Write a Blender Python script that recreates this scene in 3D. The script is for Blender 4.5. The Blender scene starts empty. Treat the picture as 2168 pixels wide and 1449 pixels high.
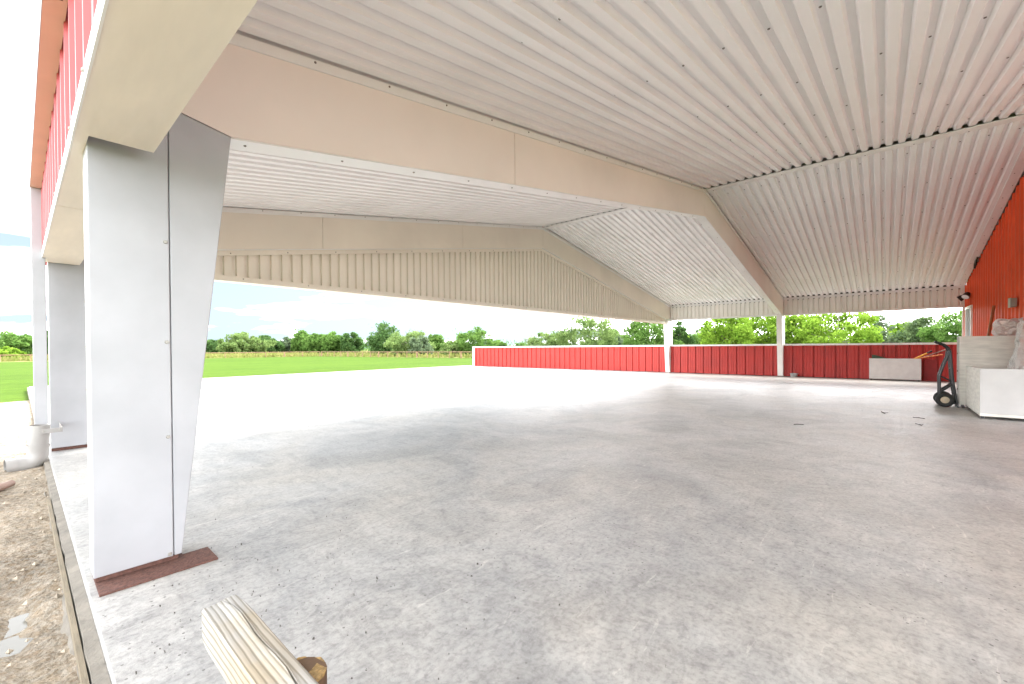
import bpy, bmesh, math, random
import numpy as np
from mathutils import Vector, Matrix
R = math.radians
S = bpy.context.scene
COL = S.collection

# ------------------------------------------------------------------ camera
EYE = 1.1
def make_camera():
    yaw, pitch, roll = R(48.993), R(-0.591), R(0.357)
    F = Vector((math.sin(yaw)*math.cos(pitch), math.cos(yaw)*math.cos(pitch), math.sin(pitch)))
    r = Vector((math.cos(yaw), -math.sin(yaw), 0)); u = r.cross(F)
    c, s = math.cos(roll), math.sin(roll)
    r2 = r*c - u*s; u2 = u*c + r*s
    cd = bpy.data.cameras.new('camera'); co = bpy.data.objects.new('camera', cd); COL.objects.link(co)
    m = Matrix((r2, u2, -F)).transposed().to_4x4(); m.translation = (0, 0, EYE)
    co.matrix_world = m
    cd.sensor_fit = 'HORIZONTAL'; cd.sensor_width = 36; cd.lens = 907.69*36/2168
    cd.shift_y = 21.3/2168
    cd.clip_start = 0.02; cd.clip_end = 6000
    S.camera = co
make_camera()

# ------------------------------------------------------------------ sky and sun
SUN_EL, SUN_AZ = R(56), R(80)          # azimuth measured from +y towards +x
def make_world():
    w = bpy.data.worlds.new('World'); S.world = w; w.use_nodes = True
    nt = w.node_tree; nt.nodes.clear(); N = nt.nodes.new; L = nt.links.new
    out = N('ShaderNodeOutputWorld'); bg = N('ShaderNodeBackground'); bg.inputs[1].default_value = 0.12
    sky = N('ShaderNodeTexSky'); sky.sky_type = 'NISHITA'; sky.sun_disc = False
    sky.sun_elevation = SUN_EL; sky.sun_rotation = SUN_AZ; sky.dust_density = 2.0
    tc = N('ShaderNodeTexCoord'); sep = N('ShaderNodeSeparateXYZ'); L(tc.outputs['Generated'], sep.inputs[0])
    zz = N('ShaderNodeMath'); zz.operation = 'MAXIMUM'; L(sep.outputs[2], zz.inputs[0]); zz.inputs[1].default_value = 0
    za = N('ShaderNodeMath'); za.operation = 'ADD'; L(zz.outputs[0], za.inputs[0]); za.inputs[1].default_value = 0.10
    dx = N('ShaderNodeMath'); dx.operation = 'DIVIDE'; L(sep.outputs[0], dx.inputs[0]); L(za.outputs[0], dx.inputs[1])
    dy = N('ShaderNodeMath'); dy.operation = 'DIVIDE'; L(sep.outputs[1], dy.inputs[0]); L(za.outputs[0], dy.inputs[1])
    cb = N('ShaderNodeCombineXYZ'); L(dx.outputs[0], cb.inputs[0]); L(dy.outputs[0], cb.inputs[1])
    nz = N('ShaderNodeTexNoise'); nz.inputs['Scale'].default_value = 0.62; nz.inputs['Detail'].default_value = 8
    nz.inputs['Roughness'].default_value = 0.55; nz.inputs['Distortion'].default_value = 0.4
    L(cb.outputs[0], nz.inputs['Vector'])
    rp = N('ShaderNodeValToRGB'); rp.color_ramp.elements[0].position = 0.43; rp.color_ramp.elements[1].position = 0.62
    rp.color_ramp.elements[0].color = (CLOUD*0.066, CLOUD*0.083, CLOUD*0.097, 1); rp.color_ramp.elements[1].color = (CLOUD*1.06, CLOUD*1.06, CLOUD*1.06, 1)
    # the cover is thinner to the north, out over the lawn
    th = N('ShaderNodeVectorMath'); th.operation = 'DOT_PRODUCT'; L(tc.outputs['Generated'], th.inputs[0]); th.inputs[1].default_value = (.46, .88, .10)
    tm = N('ShaderNodeMapRange'); tm.inputs[1].default_value = .80; tm.inputs[2].default_value = .97; tm.inputs[3].default_value = .07; tm.inputs[4].default_value = -.11
    L(th.outputs['Value'], tm.inputs[0]); ad = N('ShaderNodeMath'); ad.operation = 'ADD'; L(nz.outputs[0], ad.inputs[0]); L(tm.outputs[0], ad.inputs[1])
    L(ad.outputs[0], rp.inputs[0])
    # the bright haze lies low; the thicker cover overhead is darker
    gr = N('ShaderNodeMath'); gr.operation = 'MULTIPLY_ADD'; L(zz.outputs[0], gr.inputs[0]); gr.inputs[1].default_value = -0.80; gr.inputs[2].default_value = 1.06
    # and brighter where the cloud is thin to the east
    dt = N('ShaderNodeVectorMath'); dt.operation = 'DOT_PRODUCT'; L(tc.outputs['Generated'], dt.inputs[0])
    dt.inputs[1].default_value = (.74, .20, .64)
    gm = N('ShaderNodeMapRange'); gm.inputs[1].default_value = 0.25; gm.inputs[2].default_value = 1.0; gm.inputs[3].default_value = 0; gm.inputs[4].default_value = 1
    L(dt.outputs['Value'], gm.inputs[0]); gp = N('ShaderNodeMath'); gp.operation = 'POWER'; L(gm.outputs[0], gp.inputs[0]); gp.inputs[1].default_value = 2.0
    gs = N('ShaderNodeMath'); gs.operation = 'MULTIPLY_ADD'; L(gp.outputs[0], gs.inputs[0]); gs.inputs[1].default_value = GLOW; L(gr.outputs[0], gs.inputs[2])
    sc = N('ShaderNodeVectorMath'); sc.operation = 'SCALE'; L(rp.outputs[0], sc.inputs[0]); L(gs.outputs[0], sc.inputs['Scale'])
    mx = N('ShaderNodeMixRGB'); mx.inputs[0].default_value = 0.985; L(sky.outputs[0], mx.inputs[1]); L(sc.outputs[0], mx.inputs[2])
    L(mx.outputs[0], bg.inputs[0]); L(bg.outputs[0], out.inputs[0])
CLOUD = 3.9; GLOW = 0.9
make_world()
sd = bpy.data.lights.new('sun', 'SUN'); sd.energy = 0.5; sd.angle = R(40); sd.color = (1.0, 0.95, 0.88)
so = bpy.data.objects.new('sun', sd); COL.objects.link(so)
sv = Vector((math.sin(SUN_AZ)*math.cos(SUN_EL), math.cos(SUN_AZ)*math.cos(SUN_EL), math.sin(SUN_EL)))
so.rotation_euler = sv.to_track_quat('Z', 'Y').to_euler()

S.view_settings.view_transform = 'Standard'; S.view_settings.look = 'None'
S.view_settings.exposure = 4.45; S.view_settings.gamma = 1.0; S.view_settings.use_curve_mapping = False
S.cycles.max_bounces = 14; S.cycles.diffuse_bounces = 9; S.cycles.glossy_bounces = 4
S.cycles.transmission_bounces = 6; S.cycles.transparent_max_bounces = 8
S.cycles.use_denoising = True

# ------------------------------------------------------------------ mesh helpers
class MB:
    def __init__(s): s.v = []; s.f = []; s.m = []
    def face(s, pts, mi=0):
        n = len(s.v); s.v += [tuple(p) for p in pts]; s.f.append(tuple(range(n, n+len(pts)))); s.m.append(mi)
    def box(s, a, b, mi=0):
        x0, x1 = sorted((a[0], b[0])); y0, y1 = sorted((a[1], b[1])); z0, z1 = sorted((a[2], b[2]))
        n = len(s.v)
        s.v += [(x0,y0,z0),(x1,y0,z0),(x1,y1,z0),(x0,y1,z0),(x0,y0,z1),(x1,y0,z1),(x1,y1,z1),(x0,y1,z1)]
        for f in ((0,3,2,1),(4,5,6,7),(0,1,5,4),(1,2,6,5),(2,3,7,6),(3,0,4,7)):
            s.f.append(tuple(n+i for i in f)); s.m.append(mi)
    def prism(s, poly, ax, a, b, mi=0):
        """extrude a polygon given in the two other axes along axis ax from a to b"""
        def P(p, t):
            q = list(p); q.insert(ax, t); return tuple(q)
        n = len(s.v); k = len(poly)
        s.v += [P(p, a) for p in poly] + [P(p, b) for p in poly]
        s.f.append(tuple(range(n, n+k))); s.m.append(mi); s.f.append(tuple(range(n+2*k-1, n+k-1, -1))); s.m.append(mi)
        for i in range(k):
            j = (i+1) % k; s.f.append((n+i, n+k+i, n+k+j, n+j)); s.m.append(mi)
    def tube(s, pts, r, seg=8, mi=0, cap=True, r1=None):
        pts = [Vector(p) for p in pts]; n0 = len(s.v); K = len(pts)
        up = None
        for i, p in enumerate(pts):
            d = (pts[min(i+1, K-1)] - pts[max(i-1, 0)]).normalized()
            if up is None:
                up = Vector((0,0,1)) if abs(d.z) < .9 else Vector((1,0,0))
            a = d.cross(up).normalized(); b = d.cross(a).normalized(); up = -b if b.dot(up) < 0 else b
            rr = r if r1 is None else r + (r1-r)*i/(K-1)
            for k in range(seg):
                t = 2*math.pi*k/seg; s.v.append(tuple(p + a*rr*math.cos(t) + b*rr*math.sin(t)))
        for i in range(K-1):
            for k in range(seg):
                q = n0+i*seg; s.f.append((q+k, q+(k+1)%seg, q+seg+(k+1)%seg, q+seg+k)); s.m.append(mi)
        if cap:
            s.f.append(tuple(range(n0+seg-1, n0-1, -1))); s.m.append(mi)
            s.f.append(tuple(range(n0+(K-1)*seg, n0+K*seg))); s.m.append(mi)
    def cyl(s, a, b, r, seg=16, mi=0): s.tube([a, b], r, seg, mi)
    def torus(s, c, ax, Rr, r, n=28, m=10, mi=0):
        c = Vector(c); ax = Vector(ax).normalized(); u = ax.orthogonal().normalized(); w = ax.cross(u); n0 = len(s.v)
        for i in range(n):
            t = 2*math.pi*i/n; d = u*math.cos(t)+w*math.sin(t)
            for j in range(m):
                q = 2*math.pi*j/m; s.v.append(tuple(c + d*(Rr+r*math.cos(q)) + ax*r*1.15*math.sin(q)))
        for i in range(n):
            for j in range(m):
                s.f.append((n0+i*m+j, n0+((i+1)%n)*m+j, n0+((i+1)%n)*m+(j+1)%m, n0+i*m+(j+1)%m)); s.m.append(mi)
    def build(s, name, mats, parent=None, smooth=False, bevel=0):
        me = bpy.data.meshes.new(name); me.from_pydata(s.v, [], s.f)
        if not isinstance(mats, (list, tuple)): mats = [mats]
        for m in mats: me.materials.append(m)
        if any(s.m): me.polygons.foreach_set('material_index', s.m)
        bm = bmesh.new(); bm.from_mesh(me); bmesh.ops.recalc_face_normals(bm, faces=bm.faces); bm.to_mesh(me); bm.free()
        if smooth: me.polygons.foreach_set('use_smooth', [True]*len(me.polygons))
        o = bpy.data.objects.new(name, me); COL.objects.link(o)
        if parent is not None:
            o.parent = parent; o.matrix_parent_inverse = Matrix.Translation(-parent.location)
        if bevel:
            b = o.modifiers.new('bevel', 'BEVEL'); b.width = bevel; b.segments = 2; b.limit_method = 'ANGLE'; b.angle_limit = R(40)
        return o

def empty(name, loc, label=None, cat=None, group=None):
    o = bpy.data.objects.new(name, None); o.location = loc; o.empty_display_size = .2; COL.objects.link(o)
    tag(o, label, cat, group); return o
def tag(o, label=None, cat=None, group=None, kind=None):
    if label: o['label'] = label
    if cat: o['category'] = cat
    if group: o['group'] = group
    if kind: o['kind'] = kind
    return o

# ------------------------------------------------------------------ materials
def mat(name, col, rough=.5, metal=0.0, var=0.0, vscale=3.0, bump=0.0, bscale=20.0, spec=.5, stretch=(1,1,1), var2=None, detail=6, dent=0.0):
    """principled material: base colour varied by noise (wear), noise bump and large soft dents"""
    m = bpy.data.materials.new(name); m.use_nodes = True; nt = m.node_tree; N = nt.nodes.new; L = nt.links.new
    b = nt.nodes['Principled BSDF']
    b.inputs['Base Color'].default_value = (*col, 1); b.inputs['Roughness'].default_value = rough
    b.inputs['Metallic'].default_value = metal; b.inputs['Specular IOR Level'].default_value = spec
    tc = N('ShaderNodeTexCoord'); mp = N('ShaderNodeMapping'); mp.inputs['Scale'].default_value = stretch
    L(tc.outputs['Object'], mp.inputs[0])
    if var:
        nz = N('ShaderNodeTexNoise'); nz.inputs['Scale'].default_value = vscale; nz.inputs['Detail'].default_value = detail
        L(mp.outputs[0], nz.inputs['Vector'])
        rp = N('ShaderNodeValToRGB'); rp.color_ramp.elements[0].position = .3; rp.color_ramp.elements[1].position = .72
        c2 = var2 or tuple(c*(1-var) for c in col)
        rp.color_ramp.elements[0].color = (*c2, 1); rp.color_ramp.elements[1].color = (*[min(1, c*(1+var*.35)) for c in col], 1)
        L(nz.outputs[0], rp.inputs[0]); L(rp.outputs[0], b.inputs['Base Color'])
        rr = N('ShaderNodeMapRange'); rr.inputs[3].default_value = max(.05, rough-.08); rr.inputs[4].default_value = min(1, rough+.08)
        L(nz.outputs[0], rr.inputs[0]); L(rr.outputs[0], b.inputs['Roughness'])
    last = None
    for st, scl, dist in ((bump, bscale, .01), (dent, 1.1, .06)):
        if st:
            n2 = N('ShaderNodeTexNoise'); n2.inputs['Scale'].default_value = scl; n2.inputs['Detail'].default_value = 3
            L(mp.outputs[0], n2.inputs['Vector'])
            bp = N('ShaderNodeBump'); bp.inputs['Strength'].default_value = st; bp.inputs['Distance'].default_value = dist
            L(n2.outputs[0], bp.inputs['Height'])
            if last: L(last.outputs[0], bp.inputs['Normal'])
            last = bp
    if last: L(last.outputs[0], b.inputs['Normal'])
    return m

M = {}
M['ceiling'] = mat('ceiling_metal', (.88,.872,.868), .42, var=.05, vscale=1.2, dent=.04)
M['trimwhite'] = mat('white_trim', (.80,.795,.78), .42, var=.06, vscale=2)
M['rafter'] = mat('rafter_cladding', (.83,.755,.70), .45, var=.10, vscale=.9, dent=.10, bump=.03, bscale=90)
M['farrafter'] = mat('far_rafter_cladding', (.78,.72,.63), .45, var=.10, vscale=.9, dent=.8)
M['gable'] = mat('gable_metal', (.76,.70,.61), .45, var=.06, vscale=1.5)
M['header'] = mat('header_metal', (.82,.80,.755), .45, var=.06, vscale=1.5)
M['soffit'] = mat('soffit_metal', (.82,.745,.63), .45, var=.09, vscale=2.2, dent=.08, stretch=(6,1,1))
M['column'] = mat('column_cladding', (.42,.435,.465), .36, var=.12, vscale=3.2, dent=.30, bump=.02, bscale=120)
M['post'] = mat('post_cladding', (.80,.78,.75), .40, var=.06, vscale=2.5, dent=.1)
M['steel'] = mat('brown_primer_steel', (.15,.072,.056), .85, var=.45, vscale=60, bump=.5, bscale=90)
M['redwall'] = mat('red_metal', (.44,.038,.031), .42, spec=.3, var=.14, vscale=2.0, dent=.05)
M['redbarn'] = mat('barn_red_metal', (.74,.088,.022), .42, spec=.28, var=.14, vscale=2.0, dent=.05)
M['redfascia'] = mat('fascia_red_metal', (.48,.07,.075), .40, var=.10, vscale=2.0)  # slightly lighter, pinker red than the low walls
M['gutter'] = mat('gutter_metal', (.23,.235,.25), .40, var=.05, vscale=3)
M['gutterunder'] = mat('gutter_underside', (.66,.49,.385), .5, var=.10, vscale=3)
M['pvc'] = mat('pvc', (.33,.325,.315), .38, var=.10, vscale=6)
M['dark'] = mat('dark_gap', (.02,.018,.015), .9)
M['screw'] = mat('screw_metal', (.22,.19,.165), .45, metal=.4)
M['roofskin'] = mat('roof_metal', (.5,.5,.5), .5, var=.1)
M['blackpaint'] = mat('black_paint', (.018,.019,.022), .38, var=.2, vscale=8)
M['rubber'] = mat('rubber', (.015,.015,.015), .7, bump=.3, bscale=80)
M['rim'] = mat('beige_rim', (.52,.43,.30), .5, var=.2, vscale=10)
M['ply'] = mat('white_painted_plywood', (.70,.685,.63), .62, var=.20, vscale=5, bump=.2, bscale=40, stretch=(1,1,5))
M['plyface'] = mat('white_panel', (.50,.49,.485), .5, var=.08, vscale=5, bump=.06, bscale=60)
M['boxwhite'] = mat('box_white', (.66,.65,.63), .55, var=.10, vscale=7, bump=.05, bscale=50)
M['yellow'] = mat('yellow_plastic', (.75,.34,.03), .4)
M['orange'] = mat('orange_wood', (.72,.22,.05), .5, var=.2, vscale=12)
M['brownwood'] = mat('brown_handle', (.40,.15,.05), .5, var=.3, vscale=9)
M['greywood'] = mat('grey_handle', (.30,.20,.16), .6, var=.3, vscale=9)
M['green'] = mat('green_plastic', (.03,.07,.035), .5, var=.4, vscale=30)
M['lens'] = mat('lamp_lens', (.75,.77,.80), .08)
M['galv'] = mat('galvanised', (.40,.39,.36), .45, metal=.3, var=.15)
M['rust'] = mat('rusty_pipe', (.30,.18,.11), .75, var=.35, vscale=3)
M['polewood'] = mat('pole_wood', (.16,.14,.13), .8, var=.3, vscale=5)
M['bluemetal'] = mat('blue_roof_metal', (.30,.42,.62), .4, var=.1)
M['whitemetal'] = mat('white_roof_metal', (.80,.80,.78), .45, var=.05)
M['footing'] = mat('rough_concrete', (.22,.20,.17), .9, var=.35, vscale=9, bump=.6, bscale=35)
M['formboard'] = mat('form_board', (.24,.20,.14), .8, var=.35, vscale=5, bump=.3, bscale=30, stretch=(6,1,6))
M['redsheet'] = mat('dark_red_board', (.30,.02,.02), .6, var=.25, vscale=12)

def concrete():
    m = bpy.data.materials.new('worn_concrete'); m.use_nodes = True; nt = m.node_tree; N = nt.nodes.new; L = nt.links.new
    b = nt.nodes['Principled BSDF']; tc = N('ShaderNodeTexCoord')
    def noise(sc, det, st=(1,1,1), rot=0, dist=0, rough=.55):
        mp = N('ShaderNodeMapping'); mp.inputs['Scale'].default_value = st; mp.inputs['Rotation'].default_value = (0,0,rot)
        L(tc.outputs['Object'], mp.inputs[0]); n = N('ShaderNodeTexNoise'); n.inputs['Scale'].default_value = sc
        n.inputs['Detail'].default_value = det; n.inputs['Distortion'].default_value = dist; n.inputs['Roughness'].default_value = rough
        L(mp.outputs[0], n.inputs['Vector']); return n.outputs[0]
    def ramp(src, p0, c0, p1, c1):
        r = N('ShaderNodeValToRGB'); r.color_ramp.elements[0].position = p0; r.color_ramp.elements[1].position = p1
        r.color_ramp.elements[0].color = (*c0, 1); r.color_ramp.elements[1].color = (*c1, 1); L(src, r.inputs[0]); return r.outputs[0]
    def mix(op, f, a, c):
        x = N('ShaderNodeMixRGB'); x.blend_type = op
        if isinstance(f, float): x.inputs[0].default_value = f
        else: L(f, x.inputs[0])
        L(a, x.inputs[1]); L(c, x.inputs[2]); return x.outputs[0]
    big = noise(.30, 6, dist=.6)
    base = ramp(big, .32, (.47,.464,.45), .68, (.535,.533,.52))
    # cloudy grey stains
    st = noise(.9, 8, dist=1.2, rough=.62)
    base = mix('MULTIPLY', .85, base, ramp(st, .36, (.70,.715,.74), .58, (1,1,1)))
    # trowel swirls: stretched, strongly distorted noise in two directions
    sw = noise(2.0, 10, st=(1,2.6,1), rot=R(28), dist=2.6, rough=.70)
    base = mix('MULTIPLY', .55, base, ramp(sw, .38, (.68,.68,.69), .58, (1,1,1)))
    sw2 = noise(1.5, 10, st=(3.2,1,1), rot=R(-35), dist=2.2, rough=.72)
    base = mix('MULTIPLY', .45, base, ramp(sw2, .36, (.70,.70,.71), .56, (1,1,1)))
    # pale scuffs
    sc = noise(3.1, 8, st=(1,7,1), rot=R(62), dist=.8, rough=.7)
    base = mix('MIX', ramp(sc, .61, (0,0,0), .70, (.5,.5,.5)), base, ramp(big, .3, (.74,.72,.68), .7, (.76,.74,.70)))
    fb = noise(6.5, 10, dist=1.8, rough=.74)
    base = mix('MULTIPLY', .55, base, ramp(fb, .36, (.66,.66,.67), .50, (1,1,1)))
    wm = noise(.8, 6, dist=1.0)
    base = mix('MULTIPLY', .6, base, ramp(wm, .40, (1,1,1), .66, (1.0,.95,.88)))
    # small dark pits and specks, gathered in patches
    vo = N('ShaderNodeTexVoronoi'); vo.inputs['Scale'].default_value = 26; L(tc.outputs['Object'], vo.inputs['Vector'])
    patch = noise(.55, 5, dist=.5)
    sp = N('ShaderNodeMath'); sp.operation = 'LESS_THAN'; L(vo.outputs['Distance'], sp.inputs[0]); sp.inputs[1].default_value = .13
    pm = N('ShaderNodeMath'); pm.operation = 'GREATER_THAN'; L(patch, pm.inputs[0]); pm.inputs[1].default_value = .49
    fm = N('ShaderNodeMath'); fm.operation = 'MULTIPLY'; L(sp.outputs[0], fm.inputs[0]); L(pm.outputs[0], fm.inputs[1])
    rnd = N('ShaderNodeSeparateColor'); L(vo.outputs['Color'], rnd.inputs[0])
    g2 = N('ShaderNodeMath'); g2.operation = 'GREATER_THAN'; L(rnd.outputs[0], g2.inputs[0]); g2.inputs[1].default_value = .35
    f2 = N('ShaderNodeMath'); f2.operation = 'MULTIPLY'; L(fm.outputs[0], f2.inputs[0]); L(g2.outputs[0], f2.inputs[1])
    f3 = N('ShaderNodeMath'); f3.operation = 'MULTIPLY'; L(f2.outputs[0], f3.inputs[0]); f3.inputs[1].default_value = .8
    dk = N('ShaderNodeRGB'); dk.outputs[0].default_value = (.14,.135,.13,1)
    base = mix('MIX', f3.outputs[0], base, dk.outputs[0])
    # fine grit
    fn = noise(42, 6, rough=.7)
    base = mix('MULTIPLY', .75, base, ramp(fn, .36, (.66,.66,.66), .54, (1,1,1)))
    # hairline cracks
    vc = N('ShaderNodeTexVoronoi'); vc.feature = 'DISTANCE_TO_EDGE'; vc.inputs['Scale'].default_value = .33
    wv = N('ShaderNodeMixRGB'); wv.inputs[0].default_value = .22; wn = N('ShaderNodeTexNoise'); wn.inputs['Scale'].default_value = 2.0; wn.inputs['Detail'].default_value = 6
    L(tc.outputs['Object'], wn.inputs['Vector']); L(tc.outputs['Object'], wv.inputs[1]); L(wn.outputs['Color'], wv.inputs[2]); L(wv.outputs[0], vc.inputs['Vector'])
    ck = ramp(vc.outputs['Distance'], .0006, (.7,.7,.7), .0016, (1,1,1))
    base = mix('MULTIPLY', .30, base, ck)
    L(base, b.inputs['Base Color'])
    rr = N('ShaderNodeMapRange'); L(sw, rr.inputs[0]); rr.inputs[1].default_value = .3; rr.inputs[2].default_value = .65
    rr.inputs[3].default_value = .32; rr.inputs[4].default_value = .55; L(rr.outputs[0], b.inputs['Roughness'])
    b.inputs['Specular IOR Level'].default_value = .30
    bp = N('ShaderNodeBump'); bp.inputs['Strength'].default_value = .45; bp.inputs['Distance'].default_value = .010
    hb = mix('ADD', .35, sw, fn); L(hb, bp.inputs['Height']); L(bp.outputs[0], b.inputs['Normal'])
    return m
M['concrete'] = concrete()

def ground_mat(name, cols, scales, rough=.95, bump=.5, bsc=30, st=(1,1,1)):
    m = bpy.data.materials.new(name); m.use_nodes = True; nt = m.node_tree; N = nt.nodes.new; L = nt.links.new
    b = nt.nodes['Principled BSDF']; b.inputs['Roughness'].default_value = rough; b.inputs['Specular IOR Level'].default_value = .04
    tc = N('ShaderNodeTexCoord'); mp = N('ShaderNodeMapping'); mp.inputs['Scale'].default_value = st; L(tc.outputs['Object'], mp.inputs[0])
    prev = None
    for (c0, c1), sc in zip(cols, scales):
        n = N('ShaderNodeTexNoise'); n.inputs['Scale'].default_value = sc; n.inputs['Detail'].default_value = 8; n.inputs['Roughness'].default_value = .65; n.inputs['Distortion'].default_value = .5
        L(mp.outputs[0], n.inputs['Vector'])
        r = N('ShaderNodeValToRGB'); r.color_ramp.elements[0].position = .38; r.color_ramp.elements[1].position = .60
        r.color_ramp.elements[0].color = (*c0, 1); r.color_ramp.elements[1].color = (*c1, 1); L(n.outputs[0], r.inputs[0])
        if prev is None: prev = r.outputs[0]
        else:
            x = N('ShaderNodeMixRGB'); x.inputs[0].default_value = .5; L(prev, x.inputs[1]); L(r.outputs[0], x.inputs[2]); prev = x.outputs[0]
    L(prev, b.inputs['Base Color'])
    n = N('ShaderNodeTexNoise'); n.inputs['Scale'].default_value = bsc; n.inputs['Detail'].default_value = 6; L(mp.outputs[0], n.inputs['Vector'])
    bp = N('ShaderNodeBump'); bp.inputs['Strength'].default_value = bump; bp.inputs['Distance'].default_value = .03
    L(n.outputs[0], bp.inputs['Height']); L(bp.outputs[0], b.inputs['Normal'])
    return m
M['lawn'] = ground_mat('lawn', [((.038,.075,.011),(.072,.128,.015)), ((.028,.064,.008),(.084,.14,.017)), ((.022,.052,.006),(.080,.133,.016))], (.10,.7,6), bump=.8, bsc=9, st=(.45,1.8,1))
M['meadow'] = ground_mat('meadow', [((.10,.145,.03),(.20,.20,.075)), ((.09,.145,.03),(.23,.19,.095))], (.10,.8), bump=.8, bsc=4)
M['mud'] = ground_mat('wet_mud', [((.085,.08,.06),(.42,.37,.285)), ((.05,.05,.043),(.46,.40,.325)), ((.21,.14,.08),(.36,.325,.28))], (1.6,9,34), rough=.85, bump=.9, bsc=30)
def water():
    m = bpy.data.materials.new('puddle_water'); m.use_nodes = True; b = m.node_tree.nodes['Principled BSDF']
    b.inputs['Base Color'].default_value = (.13,.125,.105,1); b.inputs['Roughness'].default_value = .12; b.inputs['Specular IOR Level'].default_value = .28
    N = m.node_tree.nodes.new; L = m.node_tree.links.new
    n = N('ShaderNodeTexNoise'); n.inputs['Scale'].default_value = 14; bp = N('ShaderNodeBump'); bp.inputs['Strength'].default_value = .08; bp.inputs['Distance'].default_value = .01
    L(n.outputs[0], bp.inputs['Height']); L(bp.outputs[0], b.inputs['Normal'])
    return m
M['water'] = water()
def weathered():
    m = bpy.data.materials.new('weathered_timber'); m.use_nodes = True; nt = m.node_tree; N = nt.nodes.new; L = nt.links.new
    b = nt.nodes['Principled BSDF']; b.inputs['Roughness'].default_value = .85; b.inputs['Specular IOR Level'].default_value = .2
    tc = N('ShaderNodeTexCoord'); mp = N('ShaderNodeMapping'); mp.inputs['Scale'].default_value = (5,1.1,5); L(tc.outputs['Object'], mp.inputs[0])
    n = N('ShaderNodeTexNoise'); n.inputs['Scale'].default_value = 2.2; n.inputs['Detail'].default_value = 4; L(mp.outputs[0], n.inputs['Vector'])
    sp = N('ShaderNodeSeparateXYZ'); L(tc.outputs['Object'], sp.inputs[0])
    a1 = N('ShaderNodeMath'); a1.operation = 'MULTIPLY'; L(sp.outputs[0], a1.inputs[0]); a1.inputs[1].default_value = 560
    a2 = N('ShaderNodeMath'); a2.operation = 'MULTIPLY_ADD'; L(sp.outputs[2], a2.inputs[0]); a2.inputs[1].default_value = 330; L(a1.outputs[0], a2.inputs[2])
    sn = N('ShaderNodeMath'); sn.operation = 'MULTIPLY_ADD'; L(n.outputs[0], sn.inputs[0]); sn.inputs[1].default_value = 13; L(a2.outputs[0], sn.inputs[2])
    ss = N('ShaderNodeMath'); ss.operation = 'SINE'; L(sn.outputs[0], ss.inputs[0])
    r = N('ShaderNodeValToRGB'); r.color_ramp.elements[0].position = .0; r.color_ramp.elements[1].position = .40
    r.color_ramp.elements[0].color = (.23,.215,.19,1); r.color_ramp.elements[1].color = (.38,.37,.35,1)
    ma = N('ShaderNodeMapRange'); ma.inputs[1].default_value = -1; L(ss.outputs[0], ma.inputs[0]); L(ma.outputs[0], r.inputs[0])
    n2 = N('ShaderNodeTexNoise'); n2.inputs['Scale'].default_value = 5; n2.inputs['Detail'].default_value = 4; L(tc.outputs['Object'], n2.inputs['Vector'])
    r2 = N('ShaderNodeValToRGB'); r2.color_ramp.elements[0].position = .42; r2.color_ramp.elements[1].position = .66
    r2.color_ramp.elements[0].color = (1,1,1,1); r2.color_ramp.elements[1].color = (1,.86,.64,1); L(n2.outputs[0], r2.inputs[0])
    x = N('ShaderNodeMixRGB'); x.blend_type = 'MULTIPLY'; x.inputs[0].default_value = .8; L(r.outputs[0], x.inputs[1]); L(r2.outputs[0], x.inputs[2])
    L(x.outputs[0], b.inputs['Base Color'])
    bp = N('ShaderNodeBump'); bp.inputs['Strength'].default_value = .35; bp.inputs['Distance'].default_value = .0012; L(ma.outputs[0], bp.inputs['Height']); L(bp.outputs[0], b.inputs['Normal'])
    return m
M['weathered'] = weathered()
M['endgrain'] = mat('cut_timber', (.30,.19,.07), .8, var=.55, vscale=130, bump=.5, bscale=60)
M['postside'] = mat('post_side', (.13,.075,.04), .8, var=.4, vscale=20, stretch=(1,1,.1))
def plastic():
    m = bpy.data.materials.new('clear_plastic_wrap'); m.use_nodes = True; nt = m.node_tree; N = nt.nodes.new; L = nt.links.new
    b = nt.nodes['Principled BSDF']; b.inputs['Base Color'].default_value = (.93,.93,.92,1); b.inputs['Roughness'].default_value = .10
    tc = N('ShaderNodeTexCoord'); n = N('ShaderNodeTexNoise'); n.inputs['Scale'].default_value = 7; n.inputs['Detail'].default_value = 4; L(tc.outputs['Object'], n.inputs['Vector'])
    wv = N('ShaderNodeMixRGB'); wv.inputs[0].default_value = .25; L(tc.outputs['Object'], wv.inputs[1]); L(n.outputs['Color'], wv.inputs[2])
    v = N('ShaderNodeTexVoronoi'); v.inputs['Scale'].default_value = 20; L(wv.outputs[0], v.inputs['Vector'])
    bp = N('ShaderNodeBump'); bp.inputs['Strength'].default_value = .9; bp.inputs['Distance'].default_value = .045; L(v.outputs['Distance'], bp.inputs['Height']); L(bp.outputs[0], b.inputs['Normal'])
    tr = N('ShaderNodeBsdfTransparent'); mx = N('ShaderNodeMixShader'); mx.inputs[0].default_value = .55
    tr.inputs[0].default_value = (.95,.95,.95,1); L(tr.outputs[0], mx.inputs[1]); L(b.outputs[0], mx.inputs[2]); L(mx.outputs[0], nt.nodes['Material Output'].inputs[0])
    return m
M['plastic'] = plastic()
M['wrapped'] = mat('pale_item', (.86,.85,.82), .6, var=.35, vscale=5)
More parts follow.
